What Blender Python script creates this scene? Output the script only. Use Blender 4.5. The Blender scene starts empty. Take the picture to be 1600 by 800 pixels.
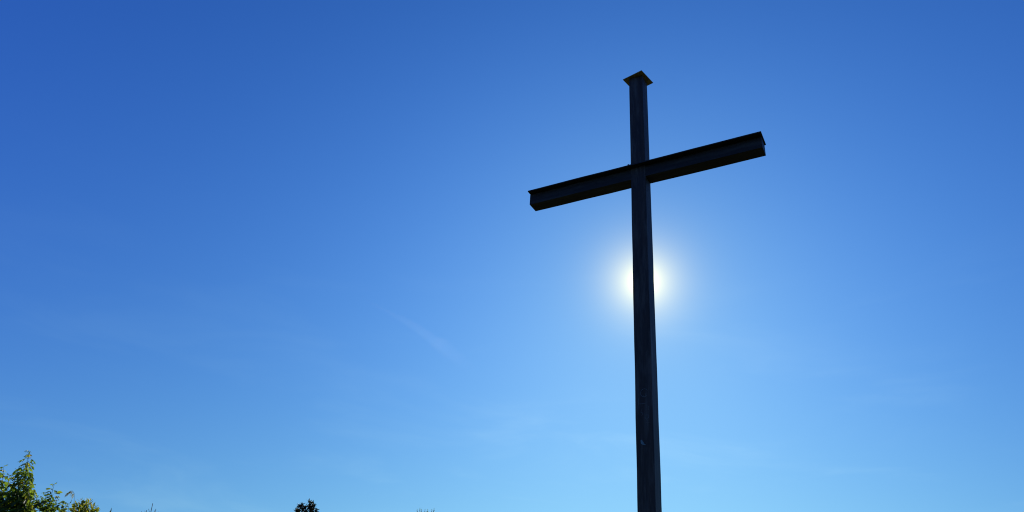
import bpy, bmesh, math, random
from mathutils import Matrix, Vector, noise as mnoise

R = math.radians
scene = bpy.context.scene
col = scene.collection

# ------------------------------------------------------------------ camera
cam = bpy.data.cameras.new('camera')
cam_ob = bpy.data.objects.new('camera', cam)
col.objects.link(cam_ob)
scene.camera = cam_ob
cam.lens = 26.2027
cam.sensor_width = 36.0
cam.clip_start = 0.05
cam.clip_end = 120000.0
cr = (0.99737301, -0.03576536, 0.06299146)       # right
cu = (-0.07243676, -0.49244888, 0.86732175)      # up
cf = (0.0, 0.8696062, 0.49374594)                # forward
cam_ob.matrix_world = Matrix(((cr[0], cu[0], -cf[0], 0.0),
                              (cr[1], cu[1], -cf[1], 0.0),
                              (cr[2], cu[2], -cf[2], 1.6),
                              (0, 0, 0, 1)))

# ------------------------------------------------------------------ sky + sun
SUN_EL, SUN_AZ = R(27.877), R(11.463)
SUN = Vector((math.sin(SUN_AZ) * math.cos(SUN_EL), math.cos(SUN_AZ) * math.cos(SUN_EL), math.sin(SUN_EL)))
SKY_STRENGTH = 0.1

world = bpy.data.worlds.new("World")
scene.world = world
world.use_nodes = True
nt = world.node_tree
N, L = nt.nodes, nt.links
bg = N['Background']
bg.inputs[1].default_value = SKY_STRENGTH
sky = N.new('ShaderNodeTexSky')
sky.sky_type = 'NISHITA'
sky.sun_disc = False
sky.sun_elevation = SUN_EL
sky.sun_rotation = SUN_AZ
sky.altitude = 1500
sky.air_density = 1.0
sky.dust_density = 0.3
sky.ozone_density = 3.0


def math_node(op, a, b=None, clamp=False):
    n = N.new('ShaderNodeMath')
    n.operation = op
    n.use_clamp = clamp
    for i, v in enumerate((a, b)):
        if v is None:
            continue
        if isinstance(v, (int, float)):
            n.inputs[i].default_value = v
        else:
            L.new(v, n.inputs[i])
    return n.outputs[0]


tc = N.new('ShaderNodeTexCoord')
nrm = N.new('ShaderNodeVectorMath')
nrm.operation = 'NORMALIZE'
L.new(tc.outputs['Generated'], nrm.inputs[0])
dot = N.new('ShaderNodeVectorMath')
dot.operation = 'DOT_PRODUCT'
L.new(nrm.outputs[0], dot.inputs[0])
dot.inputs[1].default_value = SUN
gdeg = math_node('MULTIPLY', math_node('ARCCOSINE', math_node('MINIMUM', dot.outputs['Value'], 0.9999999)), 180 / math.pi)
sxyz = N.new('ShaderNodeSeparateXYZ')
L.new(nrm.outputs[0], sxyz.inputs[0])
zz = math_node('MAXIMUM', sxyz.outputs[2], 0.0)


def gauss(width):
    q = math_node('DIVIDE', gdeg, width)
    return math_node('EXPONENT', math_node('MULTIPLY', math_node('MULTIPLY', q, q), -1.0))


wide = gauss(30.0)                                             # forward scattering round the sun
halo = math_node('EXPONENT', math_node('MULTIPLY', gdeg, -1 / 1.38))
core = gauss(0.43)
srgb = N.new('ShaderNodeSeparateColor')
L.new(sky.outputs[0], srgb.inputs[0])
# a clear mountain sky is deeper blue overhead than the sea-level model: a response per channel
coef = [(-0.928, 0.942, 0.862, -0.998), (-0.479, 0.795, 0.677, -0.607), (-0.255, -0.219, 0.669, -1.363)]
halo_rgb = (1.85, 1.45, 0.22)
core_rgb = (30.0, 28.0, 24.0)
# very thin high cirrus: a barely visible unevenness of the blue
mapn = N.new('ShaderNodeMapping')
L.new(nrm.outputs[0], mapn.inputs[0])
mapn.inputs['Rotation'].default_value = (0.0, 0.10, 0.0)
mapn.inputs['Location'].default_value = (0.35, 0.0, 0.0)
mapn.inputs['Scale'].default_value = (2.4, 2.4, 11.0)
cir = N.new('ShaderNodeTexNoise')
cir.inputs['Scale'].default_value = 1.5
cir.inputs['Detail'].default_value = 6.0
cir.inputs['Roughness'].default_value = 0.55
cir.inputs['Distortion'].default_value = 0.6
L.new(mapn.outputs[0], cir.inputs['Vector'])
cmr = N.new('ShaderNodeMapRange')
cmr.interpolation_type = 'SMOOTHSTEP'
cmr.inputs['From Min'].default_value = 0.46
cmr.inputs['From Max'].default_value = 0.74
L.new(cir.outputs['Fac'], cmr.inputs['Value'])
# the sheet is only seen at a low angle, through its long side
cirrus = math_node('MULTIPLY', cmr.outputs[0], math_node('MULTIPLY', math_node('SUBTRACT', 0.54, zz, clamp=True), 3.0, clamp=True))
comb = N.new('ShaderNodeCombineColor')
for i in range(3):
    a, b, c, d = coef[i]
    v = math_node('MULTIPLY', srgb.outputs[i], SKY_STRENGTH)
    v = math_node('POWER', math_node('MAXIMUM', v, 1e-4), b)
    e = math_node('ADD', math_node('MULTIPLY', wide, c), math_node('ADD', math_node('MULTIPLY', zz, d), a))
    v = math_node('MULTIPLY', v, math_node('EXPONENT', e))
    v = math_node('MULTIPLY', v, math_node('ADD', math_node('MULTIPLY', cirrus, (0.24, 0.10, 0.02)[i]), 1.0))
    v = math_node('ADD', v, math_node('MULTIPLY', halo, halo_rgb[i]))
    v = math_node('ADD', v, math_node('MULTIPLY', core, core_rgb[i]))
    L.new(math_node('MULTIPLY', v, 1 / SKY_STRENGTH), comb.inputs[i])
L.new(comb.outputs[0], bg.inputs[0])

sun = bpy.data.lights.new('sun', 'SUN')
sun.energy = 4.5
sun.angle = R(0.53)
sun.color = (1.0, 0.95, 0.86)
sun_ob = bpy.data.objects.new('sun', sun)
col.objects.link(sun_ob)
sun_ob.rotation_euler = (-SUN).to_track_quat('-Z', 'Y').to_euler()
sun_ob.location = SUN * 60

scene.view_settings.view_transform = 'Standard'
scene.view_settings.look = 'None'
scene.view_settings.exposure = 0.0
scene.view_settings.gamma = 1.0
scene.view_settings.use_curve_mapping = False
scene.cycles.filter_width = 1.1
scene.cycles.use_denoising = True


# ------------------------------------------------------------------ helpers
def new_mat(name):
    m = bpy.data.materials.new(name)
    m.use_nodes = True
    return m, m.node_tree.nodes, m.node_tree.links, m.node_tree.nodes['Principled BSDF']


def link_mesh(name, verts, faces, mat, parent=None, smooth=False, attr=None):
    me = bpy.data.meshes.new(name)
    me.from_pydata([tuple(v) for v in verts], [], faces)
    me.materials.append(mat)
    if smooth:
        me.polygons.foreach_set('use_smooth', [True] * len(me.polygons))
    if attr is not None:                       # one tint per leaf
        at = me.attributes.new('tint', 'FLOAT', 'POINT')
        at.data.foreach_set('value', attr)
    me.update()
    o = bpy.data.objects.new(name, me)
    col.objects.link(o)
    if parent is not None:
        o.parent = parent
    return o


def thing(name, label, cat, loc, rz=0.0, group=None):
    o = bpy.data.objects.new(name, None)
    o.empty_display_size = 0.2
    col.objects.link(o)
    o.location = loc
    o.rotation_euler = (0, 0, rz)
    o['label'] = label
    o['category'] = cat
    if group:
        o['group'] = group
    return o


def box_part(name, mat, parent, x0, x1, y0, y1, z0, z1, bevel=0.004, cuts=0, wobble=0.0, seed=0):
    """A box with softened edges, cut along its longest side so that it can be a little uneven."""
    bm = bmesh.new()
    bmesh.ops.create_cube(bm, size=1.0)
    for v in bm.verts:
        v.co = Vector(((x0 + x1) / 2 + v.co.x * (x1 - x0), (y0 + y1) / 2 + v.co.y * (y1 - y0), (z0 + z1) / 2 + v.co.z * (z1 - z0)))
    if cuts:
        ax = max(range(3), key=lambda i: (x1 - x0, y1 - y0, z1 - z0)[i])
        long_e = [e for e in bm.edges if abs((e.verts[0].co - e.verts[1].co)[ax]) > 1e-4]
        bmesh.ops.subdivide_edges(bm, edges=long_e, cuts=cuts, use_grid_fill=True)
    if bevel:
        es = [e for e in bm.edges if len(e.link_faces) == 2 and e.calc_face_angle(0) > 1.0]
        bmesh.ops.bevel(bm, geom=es, offset=bevel, segments=2, affect='EDGES', profile=0.6)
    if wobble:
        for v in bm.verts:
            q = v.co * 1.7 + Vector((seed * 9.1, 0, 0))
            v.co += wobble * Vector((mnoise.noise(q), mnoise.noise(q + Vector((31, 0, 0))), 0 if cuts and ax == 2 else mnoise.noise(q + Vector((0, 47, 0)))))
    me = bpy.data.meshes.new(name)
    bm.to_mesh(me)
    bm.free()
    me.materials.append(mat)
    o = bpy.data.objects.new(name, me)
    col.objects.link(o)
    o.parent = parent
    return o


# ------------------------------------------------------------------ materials
def wood_mat(name, grain, patch, tone=1.0):
    m, n, l, p = new_mat(name)
    t = n.new('ShaderNodeTexCoord')
    mp = n.new('ShaderNodeMapping')
    mp.inputs['Scale'].default_value = grain
    l.new(t.outputs['Object'], mp.inputs[0])
    nz = n.new('ShaderNodeTexNoise')
    nz.inputs['Scale'].default_value = 1.0
    nz.inputs['Detail'].default_value = 6
    l.new(mp.outputs[0], nz.inputs['Vector'])
    st = n.new('ShaderNodeTexNoise')
    st.inputs['Scale'].default_value = 1.3
    st.inputs['Detail'].default_value = 4
    l.new(t.outputs['Object'], st.inputs['Vector'])
    r = n.new('ShaderNodeValToRGB')
    r.color_ramp.elements[0].position = 0.32
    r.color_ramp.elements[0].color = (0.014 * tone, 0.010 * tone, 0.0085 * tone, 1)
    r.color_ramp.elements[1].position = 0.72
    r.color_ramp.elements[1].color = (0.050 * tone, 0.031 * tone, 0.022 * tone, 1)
    mx = n.new('ShaderNodeMath')
    mx.operation = 'MULTIPLY_ADD'
    mx.inputs[1].default_value = 0.6
    l.new(nz.outputs['Fac'], mx.inputs[0])
    m2 = n.new('ShaderNodeMath')
    m2.operation = 'MULTIPLY'
    m2.inputs[1].default_value = 0.4
    l.new(st.outputs['Fac'], m2.inputs[0])
    l.new(m2.outputs[0], mx.inputs[2])
    l.new(mx.outputs[0], r.inputs[0])
    # greyed, rubbed patches and drip streaks
    mp2 = n.new('ShaderNodeMapping')
    mp2.inputs['Scale'].default_value = patch
    l.new(t.outputs['Object'], mp2.inputs[0])
    pt = n.new('ShaderNodeTexNoise')
    pt.inputs['Scale'].default_value = 1.0
    pt.inputs['Detail'].default_value = 8
    pt.inputs['Roughness'].default_value = 0.65
    l.new(mp2.outputs[0], pt.inputs['Vector'])
    pr = n.new('ShaderNodeMapRange')
    pr.inputs['From Min'].default_value = 0.48
    pr.inputs['From Max'].default_value = 0.68
    l.new(pt.outputs['Fac'], pr.inputs['Value'])
    wm = n.new('ShaderNodeMix')
    wm.data_type = 'RGBA'
    wm.inputs[7].default_value = (0.085 * tone, 0.072 * tone, 0.062 * tone, 1)
    l.new(pr.outputs[0], wm.inputs[0])
    l.new(r.outputs[0], wm.inputs[6])
    l.new(wm.outputs[2], p.inputs['Base Color'])
    p.inputs['Roughness'].default_value = 0.62
    p.inputs['Specular IOR Level'].default_value = 0.3
    b = n.new('ShaderNodeBump')
    b.inputs['Strength'].default_value = 0.35
    b.inputs['Distance'].default_value = 0.004
    l.new(nz.outputs['Fac'], b.inputs['Height'])
    l.new(b.outputs[0], p.inputs['Normal'])
    return m


def plain_mat(name, c0, c1, scale=6.0, rough=0.7, metal=0.0, spec=0.3):
    m, n, l, p = new_mat(name)
    t = n.new('ShaderNodeTexCoord')
    nz = n.new('ShaderNodeTexNoise')
    nz.inputs['Scale'].default_value = scale
    nz.inputs['Detail'].default_value = 5
    l.new(t.outputs['Object'], nz.inputs['Vector'])
    r = n.new('ShaderNodeValToRGB')
    r.color_ramp.elements[0].position = 0.3
    r.color_ramp.elements[0].color = (*c0, 1)
    r.color_ramp.elements[1].position = 0.7
    r.color_ramp.elements[1].color = (*c1, 1)
    l.new(nz.outputs['Fac'], r.inputs[0])
    l.new(r.outputs[0], p.inputs['Base Color'])
    p.inputs['Roughness'].default_value = rough
    p.inputs['Metallic'].default_value = metal
    p.inputs['Specular IOR Level'].default_value = spec
    return m


def leaf_mat(name, stops, trans, rough=0.5):
    """Thin leaf: reflects and lets light through; the tint differs from leaf to leaf."""
    m, n, l, p = new_mat(name)
    at = n.new('ShaderNodeAttribute')
    at.attribute_name = 'tint'
    r = n.new('ShaderNodeValToRGB')
    while len(r.color_ramp.elements) < len(stops):
        r.color_ramp.elements.new(0.5)
    for e, (pos, c) in zip(r.color_ramp.elements, stops):
        e.position = pos
        e.color = (*c, 1)
    l.new(at.outputs['Fac'], r.inputs[0])
    l.new(r.outputs[0], p.inputs['Base Color'])
    p.inputs['Roughness'].default_value = rough
    p.inputs['Specular IOR Level'].default_value = 0.35
    tr = n.new('ShaderNodeBsdfTranslucent')
    g = n.new('ShaderNodeMix')
    g.data_type = 'RGBA'
    g.blend_type = 'MULTIPLY'
    g.inputs[0].default_value = 1.0
    l.new(r.outputs[0], g.inputs[6])
    g.inputs[7].default_value = (3.1, 2.8, 0.7, 1)
    l.new(g.outputs[2], tr.inputs[0])
    ms = n.new('ShaderNodeMixShader')
    ms.inputs[0].default_value = trans
    l.new(p.outputs[0], ms.inputs[1])
    l.new(tr.outputs[0], ms.inputs[2])
    l.new(ms.outputs[0], n['Material Output'].inputs[0])
    return m


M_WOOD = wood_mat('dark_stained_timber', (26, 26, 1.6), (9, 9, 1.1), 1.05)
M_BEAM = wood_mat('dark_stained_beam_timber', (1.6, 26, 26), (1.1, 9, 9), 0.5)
M_COVER = plain_mat('weathered_cover_board', (0.012, 0.010, 0.009), (0.03, 0.024, 0.019), 9, 0.6)
M_CAP = plain_mat('tarnished_brass_sheet', (0.16, 0.11, 0.035), (0.38, 0.28, 0.09), 14, 0.55, 0.0, 0.4)
M_BOLT = plain_mat('bolt_steel', (0.03, 0.03, 0.03), (0.06, 0.055, 0.05), 40, 0.5, 0.6)
M_SCRATCH = plain_mat('scratched_stain', (0.10, 0.115, 0.12), (0.17, 0.18, 0.18), 60, 0.8)
M_CHIP = plain_mat('pale_chipped_spot', (0.09, 0.15, 0.16), (0.17, 0.24, 0.25), 50, 0.8)
M_BARK = plain_mat('bark', (0.03, 0.022, 0.016), (0.075, 0.06, 0.045), 22, 0.9)
M_TWIG = plain_mat('grey_twig_bark', (0.05, 0.045, 0.04), (0.10, 0.09, 0.08), 22, 0.9)
M_GREEN_STEM = plain_mat('green_stem', (0.05, 0.07, 0.025), (0.09, 0.10, 0.04), 22, 0.8)
M_LEAF = leaf_mat('ash_leaf', [(0.0, (0.042, 0.075, 0.030)), (0.45, (0.072, 0.12, 0.036)), (0.8, (0.11, 0.16, 0.038)), (0.96, (0.16, 0.16, 0.042)), (1.0, (0.11, 0.09, 0.045))], 0.62)
M_LEAF2 = leaf_mat('shrub_leaf', [(0.0, (0.03, 0.055, 0.028)), (0.5, (0.055, 0.095, 0.035)), (0.88, (0.095, 0.135, 0.038)), (1.0, (0.13, 0.11, 0.06))], 0.58)
M_LEAF3 = leaf_mat('yellow_green_leaf', [(0.0, (0.05, 0.08, 0.022)), (0.5, (0.10, 0.125, 0.028)), (0.85, (0.20, 0.20, 0.03)), (1.0, (0.13, 0.09, 0.04))], 0.5)
M_DARKLEAF = leaf_mat('evergreen_needle', [(0.0, (0.014, 0.022, 0.014)), (0.7, (0.024, 0.034, 0.018)), (1.0, (0.055, 0.04, 0.026))], 0.15)
M_PLUME = leaf_mat('dry_plume', [(0.0, (0.14, 0.13, 0.06)), (1.0, (0.20, 0.19, 0.08))], 0.35)


def ground_mat():
    m, n, l, p = new_mat('hilltop_grass')
    t = n.new('ShaderNodeTexCoord')
    a = n.new('ShaderNodeTexNoise')
    a.inputs['Scale'].default_value = 0.35
    a.inputs['Detail'].default_value = 8
    b = n.new('ShaderNodeTexNoise')
    b.inputs['Scale'].default_value = 28
    b.inputs['Detail'].default_value = 6
    l.new(t.outputs['Object'], a.inputs['Vector'])
    l.new(t.outputs['Object'], b.inputs['Vector'])
    r = n.new('ShaderNodeValToRGB')
    r.color_ramp.elements[0].position = 0.35
    r.color_ramp.elements[0].color = (0.026, 0.042, 0.014, 1)
    r.color_ramp.elements[1].position = 0.68
    r.color_ramp.elements[1].color = (0.075, 0.072, 0.034, 1)
    ad = n.new('ShaderNodeMath')
    ad.operation = 'MULTIPLY_ADD'
    ad.inputs[1].default_value = 0.5
    l.new(b.outputs['Fac'], ad.inputs[0])
    hf = n.new('ShaderNodeMath')
    hf.operation = 'MULTIPLY'
    hf.inputs[1].default_value = 0.5
    l.new(a.outputs['Fac'], hf.inputs[0])
    l.new(hf.outputs[0], ad.inputs[2])
    l.new(ad.outputs[0], r.inputs[0])
    l.new(r.outputs[0], p.inputs['Base Color'])
    p.inputs['Roughness'].default_value = 0.95
    p.inputs['Specular IOR Level'].default_value = 0.1
    bp = n.new('ShaderNodeBump')
    bp.inputs['Distance'].default_value = 0.06
    bp.inputs['Strength'].default_value = 0.8
    l.new(b.outputs['Fac'], bp.inputs['Height'])
    l.new(bp.outputs[0], p.inputs['Normal'])
    return m


# ------------------------------------------------------------------ ground
def ground():
    radii = [0, 2, 4, 7, 11, 16, 22, 30, 42, 60, 90, 140, 260, 600, 1500, 4000, 12000, 40000]
    seg = 72
    vs, fs = [(0, 0, 0)], []
    for r in radii[1:]:
        for k in range(seg):
            a = 2 * math.pi * k / seg
            x, y = r * math.cos(a), r * math.sin(a)
            h = 0.0
            if 55 < r:                                     # the hilltop falls away to lower country
                h = -min(60.0, (r - 55) * 0.22) + 2.2 * mnoise.noise(Vector((x * 0.01, y * 0.01, 3)))
            vs.append((x, y, h))
    for k in range(seg):
        fs.append((0, 1 + k, 1 + (k + 1) % seg))
    for i in range(len(radii) - 2):
        b0, b1 = 1 + i * seg, 1 + (i + 1) * seg
        for k in range(seg):
            k2 = (k + 1) % seg
            fs.append((b0 + k, b1 + k, b1 + k2, b0 + k2))
    o = link_mesh('ground', vs, fs, ground_mat(), smooth=True)
    o['kind'] = 'structure'


ground()


# ------------------------------------------------------------------ the summit cross
def cross():
    W, ZT = 0.22, 9.925
    ZB, HB, DB, LB, OV = 7.990, 0.187, 0.206, 1.765, 0.087
    w = W / 2
    root = thing('summit_cross', 'tall dark timber cross in front of the sun, with covered crossbeam and square cap', 'cross',
                 (1.785, 8.8057, 0.0), -0.53364)
    # local x runs along the beam (to the right), local -y faces the viewer
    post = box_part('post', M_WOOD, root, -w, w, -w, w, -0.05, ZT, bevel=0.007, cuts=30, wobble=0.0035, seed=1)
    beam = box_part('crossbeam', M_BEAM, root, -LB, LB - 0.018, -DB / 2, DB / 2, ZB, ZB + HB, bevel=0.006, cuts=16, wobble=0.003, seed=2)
    for s in (-1, 1):
        x0, x1 = (-LB + 0.002, -w - 0.001) if s < 0 else (w + 0.001, LB)
        box_part('cover_board', M_COVER, root, x0, x1, -DB / 2 - OV, DB / 2 + 0.012, ZB + HB + 0.003, ZB + HB + 0.021,
                 bevel=0.003, cuts=8, wobble=0.003, seed=3 + s)
    # front edge strip of the covering, running past the post
    box_part('cover_strip', M_COVER, root, -w - 0.0005, w + 0.0005, -DB / 2 - OV - 0.001, -w - 0.005, ZB + HB + 0.002, ZB + HB + 0.0215, bevel=0.0)
    # square cap lying a little askew on the post's end: a thin sheet with turned-down rim
    q = 0.1715
    cap = box_part('cap_plate', M_CAP, root, -q, q, -q, q, 0.0, 0.012, bevel=0.003)
    cap.location = (0, 0, ZT + 0.001)
    cap.rotation_euler = (0, 0, -0.74322 + 0.53364)
    # a bolt head standing up beside the post
    bm = bmesh.new()
    bmesh.ops.create_cone(bm, cap_ends=True, segments=6, radius1=0.013, radius2=0.012, depth=0.022)
    bmesh.ops.bevel(bm, geom=[e for e in bm.edges if abs(e.verts[0].co.z - e.verts[1].co.z) < 1e-5 and e.verts[0].co.z > 0], offset=0.002, segments=1, affect='EDGES')
    me = bpy.data.meshes.new('bolt')
    bm.to_mesh(me)
    bm.free()
    me.materials.append(M_BOLT)
    b = bpy.data.objects.new('bolt', me)
    col.objects.link(b)
    b.parent = root
    b.location = (-w - 0.012, -DB / 2 - OV + 0.018, ZB + HB + 0.021 + 0.0105)
    # faint scratches low on the front face, and one pale chip
    yf = -w - 0.0036

    def strip(pts, wd, vs, fs):
        for i in range(len(pts)):
            p = Vector(pts[i])
            t = Vector(pts[min(i + 1, len(pts) - 1)]) - Vector(pts[max(i - 1, 0)])
            nn = Vector((-t.y, t.x)).normalized() * wd * (0.5 if i in (0, len(pts) - 1) else 1.0)
            for sg in (-1, 1):
                vs.append((p.x + sg * nn.x, yf, p.y + sg * nn.y))
            vs.append((p.x, yf + 0.006, p.y))
            if i:
                k = len(vs) - 6
                fs.extend([(k, k + 1, k + 4, k + 3), (k, k + 3, k + 5, k + 2), (k + 1, k + 2, k + 5, k + 4)])
    marks = [
        ([(0.010 + 0.048 * math.cos(t), 4.755 + 0.052 * math.sin(t)) for t in [R(a) for a in range(20, 350, 30)]], 0.0022),
        ([(-0.006, 4.725), (0.012, 4.700), (0.030, 4.722), (0.020, 4.748)], 0.002),
        ([(-0.072, 4.622), (-0.030, 4.618), (0.040, 4.625)], 0.0025),
        ([(0.052, 4.592), (0.066, 4.560), (0.056, 4.535)], 0.002),
        ([(-0.022, 4.560), (-0.040, 4.515), (-0.012, 4.500), (-0.030, 4.468)], 0.002),
        ([(0.012, 4.520), (0.014, 4.440), (0.050, 4.385)], 0.002),
        ([(0.016, 4.385), (0.066, 4.380)], 0.002),
        ([(0.030, 4.480), (0.060, 4.470), (0.058, 4.440), (0.030, 4.430)], 0.002),
        ([(-0.060, 4.700), (-0.068, 4.640), (-0.060, 4.575)], 0.0018),
    ]
    for pts, wd in marks:
        vs, fs = [], []
        strip(pts, wd, vs, fs)
        link_mesh('scratch_mark', vs, fs, M_SCRATCH, root)
    outline = [(-0.052, 4.215), (-0.034, 4.222), (-0.018, 4.196), (-0.010, 4.176), (0.012, 4.160), (-0.006, 4.156), (-0.030, 4.163), (-0.046, 4.176)]
    vs = [(x, yf, z - 0.045) for x, z in outline] + [(x, yf + 0.006, z - 0.045) for x, z in outline]
    k = len(outline)
    fs = [tuple(range(k))] + [(i, i + k, (i + 1) % k + k, (i + 1) % k) for i in range(k)]
    o = link_mesh('chipped_spot', vs, fs, M_CHIP, root)
    o['label'] = 'pale chipped spot low on the dark post'
    return root


cross()


# ------------------------------------------------------------------ plants
class Plant:
    """Collects stems and leaves in the plant's own space, then links them as two parts."""

    def __init__(self, base, seed):
        self.base = Vector(base)
        self.rng = random.Random(seed)
        self.sv, self.sf = [], []
        self.lv, self.lf, self.lt = [], [], []

    def tube(self, pts, r0, r1, sides=6):
        n0 = len(self.sv)
        k = len(pts)
        for i, p in enumerate(pts):
            t = (pts[min(i + 1, k - 1)] - pts[max(i - 1, 0)]).normalized()
            a = t.cross(Vector((0.31, 0.9, 0.2))).normalized()
            b = t.cross(a)
            r = r0 + (r1 - r0) * i / (k - 1)
            for j in range(sides):
                ang = 2 * math.pi * j / sides
                self.sv.append(p - self.base + (a * math.cos(ang) + b * math.sin(ang)) * r)
        for i in range(k - 1):
            for j in range(sides):
                j2 = (j + 1) % sides
                self.sf.append((n0 + i * sides + j, n0 + i * sides + j2, n0 + (i + 1) * sides + j2, n0 + (i + 1) * sides + j))
        self.sf.append(tuple(n0 + (k - 1) * sides + j for j in range(sides)))

    def path(self, p0, p1, n=6, wob=0.04, arch=0.0):
        d = p1 - p0
        ln = d.length
        out = []
        o = Vector((self.rng.uniform(0, 50), 0, 0))
        for i in range(n):
            t = i / (n - 1)
            p = p0 + d * t
            e = math.sin(math.pi * t)
            p = p + Vector((mnoise.noise(o + p * 2), mnoise.noise(o + p * 2 + Vector((7, 0, 0))), 0)) * wob * ln * e
            p.z += arch * ln * e
            out.append(p)
        return out

    def leaf(self, p, d, length, width, tint, droop=0.25, fold=0.25, up=None):
        d = d.normalized()
        up = up or Vector((0, 0, 1))
        s = d.cross(up)
        if s.length < 0.05:
            s = d.cross(Vector((1, 0, 0)))
        s.normalize()
        s = (s + Vector((0, 0, 1)) * self.rng.uniform(-1.0, 1.0)).normalized()
        n = s.cross(d).normalized()
        k = len(self.lv)
        b = self.base
        prof = [(0.0, 0.06), (0.28, 0.85), (0.58, 0.95), (0.82, 0.5), (1.0, 0.02)]
        for t, wv in prof:
            c = p + d * (length * t) - Vector((0, 0, 1)) * droop * length * t * t - b
            hw = width * 0.5 * wv
            self.lv.append(c - s * hw + n * hw * fold)
            self.lv.append(c)
            self.lv.append(c + s * hw + n * hw * fold)
        self.lt.extend([tint] * (3 * len(prof)))
        for i in range(len(prof) - 1):
            q = k + i * 3
            self.lf.append((q, q + 1, q + 4, q + 3))
            self.lf.append((q + 1, q + 2, q + 5, q + 4))

    def shoot(self, p0, p1, pairs, llen, lwid, stem=0.006, spread=55, droop=0.3, bare=0.1, wob=0.05, arch=0.0, tint=None, compound=0):
        """A leafy shoot: stem with opposite pairs of leaves, smaller at the tip."""
        g = self.rng
        pts = self.path(p0, p1, 7, wob, arch)
        self.tube(pts, stem, stem * 0.3, 5)
        ph = g.uniform(0, 3.1)
        for i in range(pairs):
            t = bare + (1 - bare) * i / max(1, pairs - 1)
            f = t * (len(pts) - 1)
            k = min(int(f), len(pts) - 2)
            p = pts[k].lerp(pts[k + 1], f - k)
            ax = (pts[k + 1] - pts[k]).normalized()
            u = ax.cross(Vector((0.2, 0.5, 0.8))).normalized()
            v = ax.cross(u)
            sc = (1.0 if t < 0.75 else 1.0 - (t - 0.75) * 2.0)
            for sg in (0, math.pi):
                a = ph + i * 1.75 + sg + g.uniform(-0.5, 0.5)
                side = u * math.cos(a) + v * math.sin(a)
                sp = R(spread + g.uniform(-18, 18)) * (0.45 if i == pairs - 1 else 1)
                d = ax * math.cos(sp) + side * math.sin(sp)
                tn = g.random() if tint is None else min(1.0, max(0.0, g.gauss(*tint)))
                if compound:
                    self.feather(p, d, compound, llen * sc * g.uniform(0.8, 1.15), lwid * sc * g.uniform(0.85, 1.15), tn, droop * g.uniform(0.5, 1.5))
                    continue
                self.leaf(p + d * 0.008, d, llen * sc * g.uniform(0.75, 1.2), lwid * sc * g.uniform(0.8, 1.15), tn, droop * g.uniform(0.2, 1.5), g.uniform(0.05, 0.45))

    def feather(self, p, d, pairs, llen, lwid, tint, droop):
        """A compound leaf: a thin drooping stalk with leaflets in pairs and one at its end."""
        g = self.rng
        ln = llen * (0.55 + 0.42 * pairs)
        pts = [p + d * (ln * t) - Vector((0, 0, 1)) * droop * ln * t * t for t in (0, 0.35, 0.7, 1.0)]
        self.tube(pts, 0.0022, 0.0012, 3)
        side = d.cross(Vector((0, 0, 1)))
        side = side.normalized() if side.length > 0.05 else Vector((1, 0, 0))
        side = (side + Vector((0, 0, 1)) * g.uniform(-0.4, 0.4)).normalized()
        tip = (pts[3] - pts[2]).normalized()
        self.leaf(pts[3], tip, llen, lwid, tint, 0.3 * g.random(), 0.25)
        for k in range(pairs):
            t = 0.4 + 0.5 * k / max(1, pairs - 1) if pairs > 1 else 0.7
            q = pts[0].lerp(pts[3], t) + Vector((0, 0, 1)) * droop * ln * (t - t * t)
            for sg in (-1, 1):
                dd = (tip * 0.6 + side * sg + Vector((g.uniform(-.2, .2), g.uniform(-.2, .2), g.uniform(-.45, .05)))).normalized()
                self.leaf(q, dd, llen * g.uniform(0.75, 1.0), lwid * g.uniform(0.8, 1.05), min(1, max(0, tint + g.uniform(-.12, .12))), 0.3 * g.random(), 0.3)

    def finish(self, name, label, cat, mat_stem, mat_leaf, trunk_name, crown_name, group=None):
        root = thing(name, label, cat, self.base, group=group)
        link_mesh(trunk_name, self.sv, self.sf, mat_stem, root, smooth=True)
        if self.lv:
            link_mesh(crown_name, self.lv, self.lf, mat_leaf, root, attr=self.lt)
        return root


V = Vector


def under(p, outline, g, depth=0.12):
    """Keep a shoot tip below the crown's uneven upper outline (list of across, height)."""
    u = p.x + 0.40 * (p.z - 3.5)
    h = outline[0][1] if u < outline[0][0] else outline[-1][1]
    for (u0, h0), (u1, h1) in zip(outline, outline[1:]):
        if u0 <= u <= u1:
            h = h0 + (h1 - h0) * (u - u0) / (u1 - u0)
    if p.z > h:
        p.z = h - abs(g.gauss(0, depth))
    return p


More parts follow.
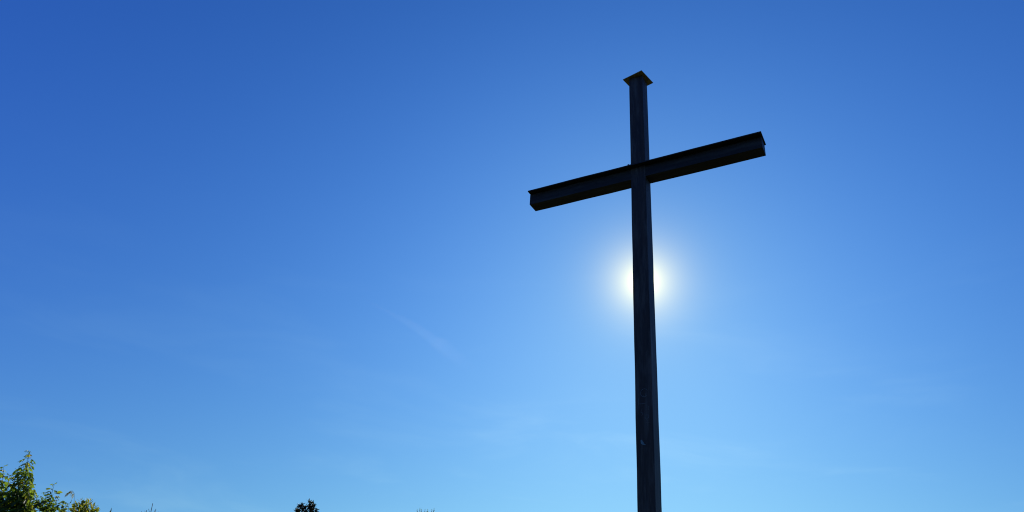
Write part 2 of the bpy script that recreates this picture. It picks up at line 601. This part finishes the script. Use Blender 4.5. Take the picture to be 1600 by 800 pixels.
def leafy_tree():
    """Young tree at the left: several upright shoots, the tallest ending in a narrow spire."""
    P = Plant((-8.25, 13.3, 0.0), 11)
    g = P.rng
    b = P.base
    trunk = P.path(b + V((0, 0, -0.05)), V((-8.05, 13.15, 2.2)), 8, 0.03)
    P.tube(trunk, 0.075, 0.045, 9)
    fork = trunk[-1]
    limbs = []
    for tip, r in (((-7.74, 13.0, 3.6), 0.022), ((-8.05, 13.0, 3.6), 0.022), ((-8.5, 13.3, 3.6), 0.024), ((-8.9, 13.4, 3.5), 0.022),
                   ((-7.95, 13.3, 3.3), 0.018), ((-7.66, 12.9, 3.3), 0.018), ((-8.25, 12.9, 3.2), 0.018)):
        pts = P.path(fork + V((g.uniform(-.02, .02), g.uniform(-.02, .02), -g.uniform(0, 0.5))), V(tip), 7, 0.06)
        P.tube(pts, r * 1.4, r * 0.6, 7)
        limbs.append(pts)
    # the spire and the tall shoots that stand against the sky
    ll, lw = 0.108, 0.056
    P.shoot(V((-7.72, 13.0, 3.4)), V((-7.983, 13.0, 4.47)), 19, ll, lw, 0.008, 66, 0.6, 0.0, 0.03, compound=1)
    for p0, p1, n in (
            ((-7.80, 13.0, 3.50), (-8.070, 13.05, 4.13), 9), ((-7.711, 12.95, 3.634), (-7.800, 12.90, 4.20), 8),
            ((-7.742, 13.0, 3.59), (-8.048, 13.05, 4.30), 10), ((-7.66, 12.90, 3.50), (-7.630, 12.85, 3.89), 7),
            ((-7.66, 13.0, 3.42), (-7.640, 13.0, 3.79), 6), ((-7.70, 12.90, 3.45), (-7.905, 12.85, 3.93), 8),
            ((-7.66, 13.0, 3.42), (-7.735, 12.90, 3.96), 8), ((-7.72, 13.05, 3.55), (-7.90, 13.1, 4.12), 9),
            ((-7.76, 13.0, 3.5), (-7.97, 12.95, 4.04), 8), ((-7.78, 12.95, 3.75), (-7.90, 12.9, 4.32), 8), ((-7.70, 13.1, 3.4), (-7.83, 13.15, 4.0), 8),
            ((-8.05, 13.0, 3.45), (-8.300, 13.0, 4.18), 11), ((-7.98, 13.0, 3.45), (-8.111, 12.95, 4.03), 9),
            ((-8.24, 13.1, 3.45), (-8.52, 13.1, 4.25), 12), ((-7.83, 12.9, 3.41), (-7.964, 12.9, 3.85), 7),
            ((-8.05, 13.0, 3.45), (-8.275, 12.9, 4.07), 10), ((-8.10, 13.1, 3.4), (-8.22, 13.2, 4.02), 9),
            ((-8.50, 13.3, 3.5), (-8.954, 13.3, 4.40), 13), ((-8.85, 13.4, 3.5), (-9.23, 13.4, 4.26), 12)):
        P.shoot(V(p0), V(p1), max(5, n - 1), ll, lw, 0.005, 62, 0.6, 0.0, 0.06, compound=1)
    # the body of the crown
    outline = [(-9.5, 4.2), (-8.2, 4.12), (-8.07, 4.12), (-7.93, 4.02), (-7.86, 3.86), (-7.80, 3.92), (-7.76, 4.08), (-7.70, 4.0), (-7.62, 3.85), (-7.52, 3.74), (-7.42, 3.2)]
    for i in range(44):
        pts = g.choice(limbs)
        k = g.randint(2, 6)
        p0 = pts[k] + V((g.uniform(-.03, .03), g.uniform(-.03, .03), g.uniform(-.05, .05)))
        a = g.uniform(0, 2 * math.pi)
        d = V((math.cos(a) * g.uniform(.3, .9), math.sin(a) * g.uniform(.1, .4), g.uniform(0.25, 1.0))).normalized()
        p1 = p0 + d * g.uniform(0.3, 0.65)
        u = p1.x + 0.40 * (p1.z - 3.5)
        if u > -7.56:
            p1.x -= u + 7.56 + g.uniform(0, 0.12)
        P.shoot(p0, under(p1, outline, g), g.randint(6, 8), ll, lw, 0.005, 62, 0.5, 0.1, 0.08, compound=1)
    return P.finish('leafy_tree', 'young leafy tree in the lower left corner, its tallest shoot ending in a narrow spire', 'tree',
                    M_BARK, M_LEAF, 'trunk', 'crown')


def round_bush():
    """Darker, rounder bush to the right of the tree, with one short shoot sticking up."""
    P = Plant((-7.15, 13.25, 0.0), 23)
    g = P.rng
    b = P.base
    tips = []
    for i in range(12):
        a = 2 * math.pi * i / 12
        tip = V((b.x - 0.05 + 0.40 * math.cos(a) * g.uniform(.5, 1), b.y + 0.25 * math.sin(a) * g.uniform(.4, 1), g.uniform(2.7, 3.4)))
        pts = P.path(b + V((0.05 * math.cos(a), 0.05 * math.sin(a), -0.04)), tip, 8, 0.06)
        P.tube(pts, 0.022, 0.008, 6)
        tips.append(pts)
    ll, lw = 0.105, 0.064
    P.shoot(V((-7.30, 13.0, 3.42)), V((-7.360, 13.0, 3.945)), 6, ll * 0.9, lw * 0.8, 0.006, 58, 0.45, 0.2, 0.05, compound=1)
    for p0, p1, n in (
            ((-7.293, 13.0, 3.45), (-7.455, 13.0, 3.80), 6), ((-7.272, 13.0, 3.45), (-7.350, 12.95, 3.82), 6),
            ((-7.189, 13.0, 3.43), (-7.221, 13.0, 3.70), 5), ((-7.079, 13.0, 3.40), (-7.062, 12.9, 3.66), 5),
            ((-7.40, 13.0, 3.40), (-7.468, 12.95, 3.65), 5), ((-6.966, 13.0, 3.40), (-7.006, 13.0, 3.66), 5),
            ((-7.34, 13.0, 3.42), (-7.48, 13.0, 3.74), 6), ((-7.12, 13.1, 3.4), (-7.15, 13.1, 3.68), 5), ((-7.25, 13.1, 3.4), (-7.29, 13.1, 3.76), 5)):
        P.shoot(V(p0), V(p1), n, ll * 0.9, lw * 0.85, 0.005, 60, 0.5, 0.0, 0.05, compound=1)
    outline = [(-7.6, 3.55), (-7.45, 3.64), (-7.36, 3.72), (-7.26, 3.71), (-7.16, 3.68), (-7.05, 3.64), (-6.95, 3.62), (-6.86, 3.58), (-6.75, 3.3)]
    for i in range(190):
        pts = g.choice(tips)
        p0 = pts[g.randint(3, 7)].copy()
        a = g.uniform(0, 2 * math.pi)
        d = V((math.cos(a) * g.uniform(.3, 1), math.sin(a) * g.uniform(.1, .5), g.uniform(0.2, 1.1))).normalized()
        p1 = p0 + d * g.uniform(0.25, 0.5)
        P.shoot(p0, under(p1, outline, g, 0.08), g.randint(5, 8), ll, lw, 0.004, 60, 0.35, 0.1, 0.08)
    return P.finish('bush', 'dark green rounded bush with one short shoot, right beside the tall leafy tree', 'bush',
                    M_BARK, M_LEAF2, 'branches', 'foliage')


def yellow_bush():
    """Yellower bush at the right end of the group; its leaves stand outwards like fans."""
    P = Plant((-6.62, 12.9, 0.0), 37)
    g = P.rng
    b = P.base
    tips = []
    for i in range(9):
        a = 2 * math.pi * i / 9
        tip = V((b.x - 0.02 + 0.20 * math.cos(a) * g.uniform(.5, 1), b.y + 0.3 * math.sin(a) * g.uniform(.4, 1), g.uniform(2.7, 3.3)))
        pts = P.path(b + V((0.04 * math.cos(a), 0.04 * math.sin(a), -0.04)), tip, 8, 0.06)
        P.tube(pts, 0.018, 0.007, 6)
        tips.append(pts)
    for p0, p1 in (((-6.72, 13.0, 3.40), (-6.830, 13.0, 3.73)), ((-6.72, 13.0, 3.40), (-6.870, 12.95, 3.67)), ((-6.69, 13.0, 3.40), (-6.750, 13.0, 3.73)),
                   ((-6.65, 12.95, 3.40), (-6.640, 12.9, 3.71)), ((-6.62, 13.0, 3.38), (-6.576, 12.95, 3.67)), ((-6.55, 12.95, 3.32), (-6.462, 12.9, 3.575)),
                   ((-6.76, 13.0, 3.40), (-6.930, 13.0, 3.63)), ((-6.62, 12.8, 3.38), (-6.688, 12.8, 3.67)), ((-6.56, 12.9, 3.36), (-6.52, 12.85, 3.62))):
        P.shoot(V(p0), V(p1), 12, 0.125, 0.042, 0.005, 42, 0.1, 0.0, 0.05)
    outline = [(-6.95, 3.60), (-6.85, 3.66), (-6.75, 3.70), (-6.65, 3.70), (-6.55, 3.64), (-6.48, 3.57), (-6.36, 3.40)]
    for i in range(240):
        pts = g.choice(tips)
        p0 = pts[g.randint(3, 7)].copy()
        a = g.uniform(0, 2 * math.pi)
        d = V((math.cos(a) * g.uniform(.3, .8), math.sin(a) * g.uniform(.1, .5), g.uniform(0.3, 1.1))).normalized()
        p1 = p0 + d * g.uniform(0.25, 0.45)
        u = p1.x + 0.40 * (p1.z - 3.5)
        if u > -6.55:
            p1.x -= u + 6.55 + g.uniform(0, 0.1)
        P.shoot(p0, under(p1, outline, g, 0.08), g.randint(5, 8), 0.115, 0.040, 0.004, 45, 0.2, 0.1, 0.08)
    return P.finish('bush', 'yellow-green bush with fanned narrow leaves at the right end of the greenery', 'bush',
                    M_BARK, M_LEAF3, 'branches', 'foliage')


def plume_reed():
    """A reed whose pale seed head nods to the left above the bushes."""
    P = Plant((-6.60, 12.68, 0.0), 41)
    g = P.rng
    b = P.base
    top = V((-6.761, 12.7, 3.60))
    stalk = P.path(b + V((0, 0, -0.03)), top, 12, 0.01)
    arc = [V((-6.805, 12.70, 3.738)), V((-6.823, 12.70, 3.788)), V((-6.862, 12.70, 3.826)), V((-6.898, 12.70, 3.823)), V((-6.923, 12.70, 3.791)), V((-6.939, 12.70, 3.749))]
    P.tube(stalk + arc, 0.0055, 0.0012, 6)
    for i in range(1, len(arc)):
        for j in range(8):
            p = arc[i].lerp(arc[i - 1], g.random())
            d = V((-0.45 + g.uniform(-.3, .25), g.uniform(-.4, .4), -0.6 + g.uniform(-.35, .3)))
            if i == 1 and j > 3:
                continue
            P.leaf(p, d, g.uniform(0.04, 0.075), 0.009, g.random(), 0.3, 0.1)
    root = thing('reed', 'thin reed stalk with a pale nodding seed head above the bushes', 'reed', P.base)
    link_mesh('stalk', P.sv, P.sf, M_GREEN_STEM, root, smooth=True)
    link_mesh('seed_head', P.lv, P.lf, M_PLUME, root, attr=P.lt)
    for i in range(9):
        P2 = Plant(P.base, 42 + i)
        f = (0.5 + i * 0.33) / 3.7
        a = i * 2.4
        P2.leaf(b.lerp(top, f), V((math.cos(a), math.sin(a), 0.9)), 0.5, 0.022, P2.rng.random(), 0.6, 0.2)
        link_mesh('blade', P2.lv, P2.lf, M_LEAF3, root, attr=P2.lt)


def slender_sapling():
    """A single thin stem whose tip just shows between the bushes and the twigs."""
    P = Plant((-6.45, 13.7, 0.0), 53)
    g = P.rng
    top = V((-6.588, 13.6, 3.675))
    pts = P.path(P.base + V((0, 0, -0.03)), top, 12, 0.015)
    P.tube(pts, 0.016, 0.006, 6)
    for i in range(34):
        t = 0.35 + 0.60 * i / 33
        f = t * 11
        k = min(int(f), 10)
        p = pts[k].lerp(pts[k + 1], f - k)
        a = i * 2.4
        P.leaf(p, V((math.cos(a), math.sin(a), 0.9)), 0.095 * (1.2 - 0.5 * t), 0.04, g.random(), 0.3, 0.2)
    P.leaf(top - V((0, 0, 0.02)), V((-0.05, 0, 1)), 0.10, 0.040, 0.1, 0.0, 0.2)
    P.leaf(top - V((0, 0, 0.05)), V((-0.12, 0.1, 1)), 0.085, 0.035, 0.15, 0.0, 0.2)
    P.leaf(top - V((0, 0, 0.07)), V((0.45, -0.2, 1)), 0.085, 0.030, 0.95, 0.1, 0.2)
    return P.finish('sapling', 'single slender sapling tip barely rising past the yellow-green bush', 'sapling',
                    M_BARK, M_LEAF2, 'trunk', 'leaves')


def bare_twigs():
    """Leafless shrub: fine grey twigs fanning upward."""
    P = Plant((-5.05, 12.0, 0.0), 61)
    g = P.rng
    b = P.base
    tips = [((-5.20, 12.0, 3.36), (-5.218, 12.0, 3.606), 0.010), ((-5.145, 12.0, 3.34), (-5.146, 12.0, 3.530), 0.008), ((-5.21, 12.0, 3.34), (-5.284, 12.0, 3.500), 0.008),
            ((-5.194, 12.05, 3.376), (-5.278, 12.05, 3.530), 0.006), ((-5.24, 12.0, 3.336), (-5.352, 12.0, 3.478), 0.006), ((-5.126, 12.0, 3.34), (-5.094, 12.0, 3.490), 0.006),
            ((-5.183, 12.0, 3.34), (-5.350, 12.1, 3.505), 0.006), ((-5.17, 12.0, 3.32), (-5.20, 12.1, 3.52), 0.006)]
    for m, e, r in tips:
        low = V((b.x + (m[0] - b.x) * 0.5, m[1], 1.6 + g.uniform(-.2, .2)))
        P.tube(P.path(b + V((g.uniform(-.04, .04), g.uniform(-.04, .04), -0.03)), low, 7, 0.03), 0.014, 0.010, 6)
        P.tube(P.path(low, V(m), 7, 0.02) + [V(m).lerp(V(e), 0.5), V(e)], 0.010, r * 0.45, 5)
        for j in range(5):
            p = low.lerp(V(m), g.uniform(0.4, 1.0))
            q = p + V((g.uniform(-.12, .12), g.uniform(-.12, .12), g.uniform(0.10, 0.2)))
            q.z = min(q.z, 3.47)
            P.tube(P.path(p, q, 4, 0.04), 0.005, 0.003, 4)
    return P.finish('twig_shrub', 'fine bare upright twigs of a shrub between the bushes and the dark evergreen top', 'shrub',
                    M_TWIG, M_LEAF, 'twigs', 'leaves')


def evergreen():
    """Dark evergreen, farther off: needle tufts on a two-lobed top."""
    P = Plant((-5.15, 24.2, 0.0), 71)
    g = P.rng
    b = P.base
    trunk = P.path(b + V((0, 0, -0.05)), V((-5.60, 24.0, 5.25)), 10, 0.02)
    P.tube(trunk, 0.14, 0.04, 9)
    lobes = [(V((-5.625, 24.0, 5.84)), V((0.12, 0.2, 0.15)), 17), (V((-5.895, 24.0, 5.78)), V((0.09, 0.18, 0.12)), 12), (V((-6.04, 24.05, 5.66)), V((0.09, 0.15, 0.07)), 7),
             (V((-5.50, 24.0, 5.74)), V((0.08, 0.15, 0.10)), 6), (V((-5.75, 24.0, 5.62)), V((0.2, 0.15, 0.13)), 18)]
    centres = []
    for c, r, n in lobes:
        P.tube(P.path(trunk[-1] + V((0, 0, -0.1)), c, 6, 0.05), 0.028, 0.008, 6)
        for i in range(n):
            while True:
                q = V((g.uniform(-1, 1), g.uniform(-1, 1), g.uniform(-1, 1)))
                if 0.1 < q.length < 1:
                    break
            centres.append(c + V((q.x * r.x, q.y * r.y, q.z * r.z)))
    for i in range(520):
        z = g.uniform(2.6, 5.5)
        rad = 0.30 + (5.5 - z) * 0.28
        a = g.uniform(0, 2 * math.pi)
        rr = rad * math.sqrt(g.random())
        c = V((-5.65 + 0.16 * (5.5 - z) + rr * math.cos(a), 24.05 + rr * math.sin(a), z))
        centres.append(c)
        if i % 4 == 0:
            f = min(9, max(0, z / 5.2 * 9 - 0.6))
            P.tube(P.path(trunk[int(f)], c, 5, 0.05), 0.018, 0.005, 5)
    for c in centres:
        ax = V((g.uniform(-.6, .6), g.uniform(-.6, .6), 1)).normalized()
        tn = g.random()
        for j in range(13):
            d = (ax * g.uniform(-0.5, 1.0) + V((g.uniform(-1, 1), g.uniform(-1, 1), g.uniform(-1, 1))) * 0.9)
            P.leaf(c, d, g.uniform(0.07, 0.15), 0.034, tn, 0.05, 0.2)
    return P.finish('evergreen_tree', 'dark evergreen tree top with two ragged lobes at the bottom edge of the sky', 'tree',
                    M_BARK, M_DARKLEAF, 'trunk', 'crown')


def far_tree():
    """Farther tree of which only the topmost upright shoots reach into view."""
    P = Plant((-3.2, 40.2, 0.0), 83)
    g = P.rng
    b = P.base
    trunk = P.path(b + V((0, 0, -0.05)), V((-3.40, 40.0, 6.6)), 10, 0.02)
    P.tube(trunk, 0.2, 0.06, 9)
    for x, z in ((-3.916, 8.88), (-3.793, 8.953), (-3.703, 8.895), (-3.521, 8.892), (-3.39, 8.901), (-3.176, 8.916), (-3.067, 8.972)):
        P.shoot(V((-3.40 + (x + 3.40) * 0.6, 40.0, 7.6)), V((x, 40.0, z)), 12, 0.15, 0.06, 0.034, 28, 0.05, 0.2, 0.03)
    for i in range(420):
        z = g.uniform(3.2, 8.2)
        rad = 1.5 * math.sqrt(max(0.05, 1 - ((z - 5.6) / 2.9) ** 2))
        a = g.uniform(0, 2 * math.pi)
        rr = rad * math.sqrt(g.random())
        p1 = V((-3.40 + rr * math.cos(a), 40.0 + rr * math.sin(a), z))
        p0 = p1 + V(((-3.40 - p1.x) * 0.4, (40 - p1.y) * 0.4, -0.6))
        P.shoot(p0, p1, 9, 0.17, 0.075, 0.008, 55, 0.25, 0.1, 0.08)
        if i % 8 == 0:
            P.tube(P.path(trunk[min(9, int(z / 6.6 * 7))], p0, 5, 0.05), 0.04, 0.01, 5)
    return P.finish('deciduous_tree', 'distant tree showing only a few thin upright shoot tips left of the cross foot', 'tree',
                    M_BARK, M_LEAF2, 'trunk', 'crown')


leafy_tree()
round_bush()
yellow_bush()
plume_reed()
slender_sapling()
bare_twigs()
evergreen()
far_tree()


# ------------------------------------------------------------------ old vapour trail, 9 km up
def vapour_trail():
    pts = [V((-4200, 18500, 9000)), V((-3947, 18990, 9000)), V((-3400, 19650, 9000)), V((-2886, 20326, 9000)), V((-2380, 21150, 9000)), V((-1813, 22101, 9000)), V((-1150, 23600, 9000)), V((-500, 25500, 9000))]
    rad = [4, 30, 65, 115, 180, 250, 320, 260]
    fine, fr = [], []
    for i in range(len(pts) - 1):
        for k in range(8):
            t = k / 8
            fine.append(pts[i].lerp(pts[i + 1], t))
            fr.append(rad[i] + (rad[i + 1] - rad[i]) * t)
    sides = 20
    vs, fs = [], []
    c0 = pts[3]
    for i, p in enumerate(fine):
        t = (fine[min(i + 1, len(fine) - 1)] - fine[max(i - 1, 0)]).normalized()
        a = t.cross(V((0, 0, 1))).normalized()
        b = a.cross(t)
        for j in range(sides):
            an = 2 * math.pi * j / sides
            n = mnoise.noise(V((i * 0.23, math.cos(an) * 0.8, math.sin(an) * 0.8)))
            r = fr[i] * (1 + 0.55 * n)
            vs.append(p - c0 + a * math.cos(an) * r + b * math.sin(an) * r * 0.8)
    for i in range(len(fine) - 1):
        for j in range(sides):
            j2 = (j + 1) % sides
            fs.append((i * sides + j, (i + 1) * sides + j, (i + 1) * sides + j2, i * sides + j2))
    fs.append(tuple(range(sides)))
    fs.append(tuple((len(fine) - 1) * sides + j for j in reversed(range(sides))))
    m = bpy.data.materials.new('ice_haze')
    m.use_nodes = True
    n = m.node_tree.nodes
    n.remove(n['Principled BSDF'])
    v = n.new('ShaderNodeVolumePrincipled')
    v.inputs['Color'].default_value = (1, 1, 1, 1)
    tcx = n.new('ShaderNodeTexCoord')
    sep = n.new('ShaderNodeSeparateXYZ')
    lk = m.node_tree.links
    lk.new(tcx.outputs['Generated'], sep.inputs[0])
    fade = n.new('ShaderNodeMapRange')
    fade.interpolation_type = 'SMOOTHSTEP'
    fade.inputs['From Min'].default_value = 0.10
    fade.inputs['From Max'].default_value = 0.80
    fade.inputs['To Min'].default_value = 0.00004
    fade.inputs['To Max'].default_value = 0.0
    lk.new(sep.outputs[1], fade.inputs['Value'])
    pn = n.new('ShaderNodeTexNoise')
    pn.inputs['Scale'].default_value = 0.002
    pn.inputs['Detail'].default_value = 3
    lk.new(tcx.outputs['Object'], pn.inputs['Vector'])
    pr = n.new('ShaderNodeMapRange')
    pr.inputs['From Min'].default_value = 0.3
    pr.inputs['From Max'].default_value = 0.7
    pr.inputs['To Min'].default_value = 0.35
    pr.inputs['To Max'].default_value = 1.3
    lk.new(pn.outputs['Fac'], pr.inputs['Value'])
    mu = n.new('ShaderNodeMath')
    mu.operation = 'MULTIPLY'
    lk.new(fade.outputs[0], mu.inputs[0])
    lk.new(pr.outputs[0], mu.inputs[1])
    lk.new(mu.outputs[0], v.inputs['Density'])
    v.inputs['Anisotropy'].default_value = 0.6
    m.node_tree.links.new(v.outputs[0], n['Material Output'].inputs['Volume'])
    o = link_mesh('vapour_trail', vs, fs, m, smooth=True)
    bm = bmesh.new()
    bm.from_mesh(o.data)
    bmesh.ops.recalc_face_normals(bm, faces=bm.faces)
    bm.to_mesh(o.data)
    bm.free()
    o.location = c0
    o['label'] = 'faint white vapour trail slanting down across the blue sky left of the cross'
    o['category'] = 'vapour trail'


vapour_trail()
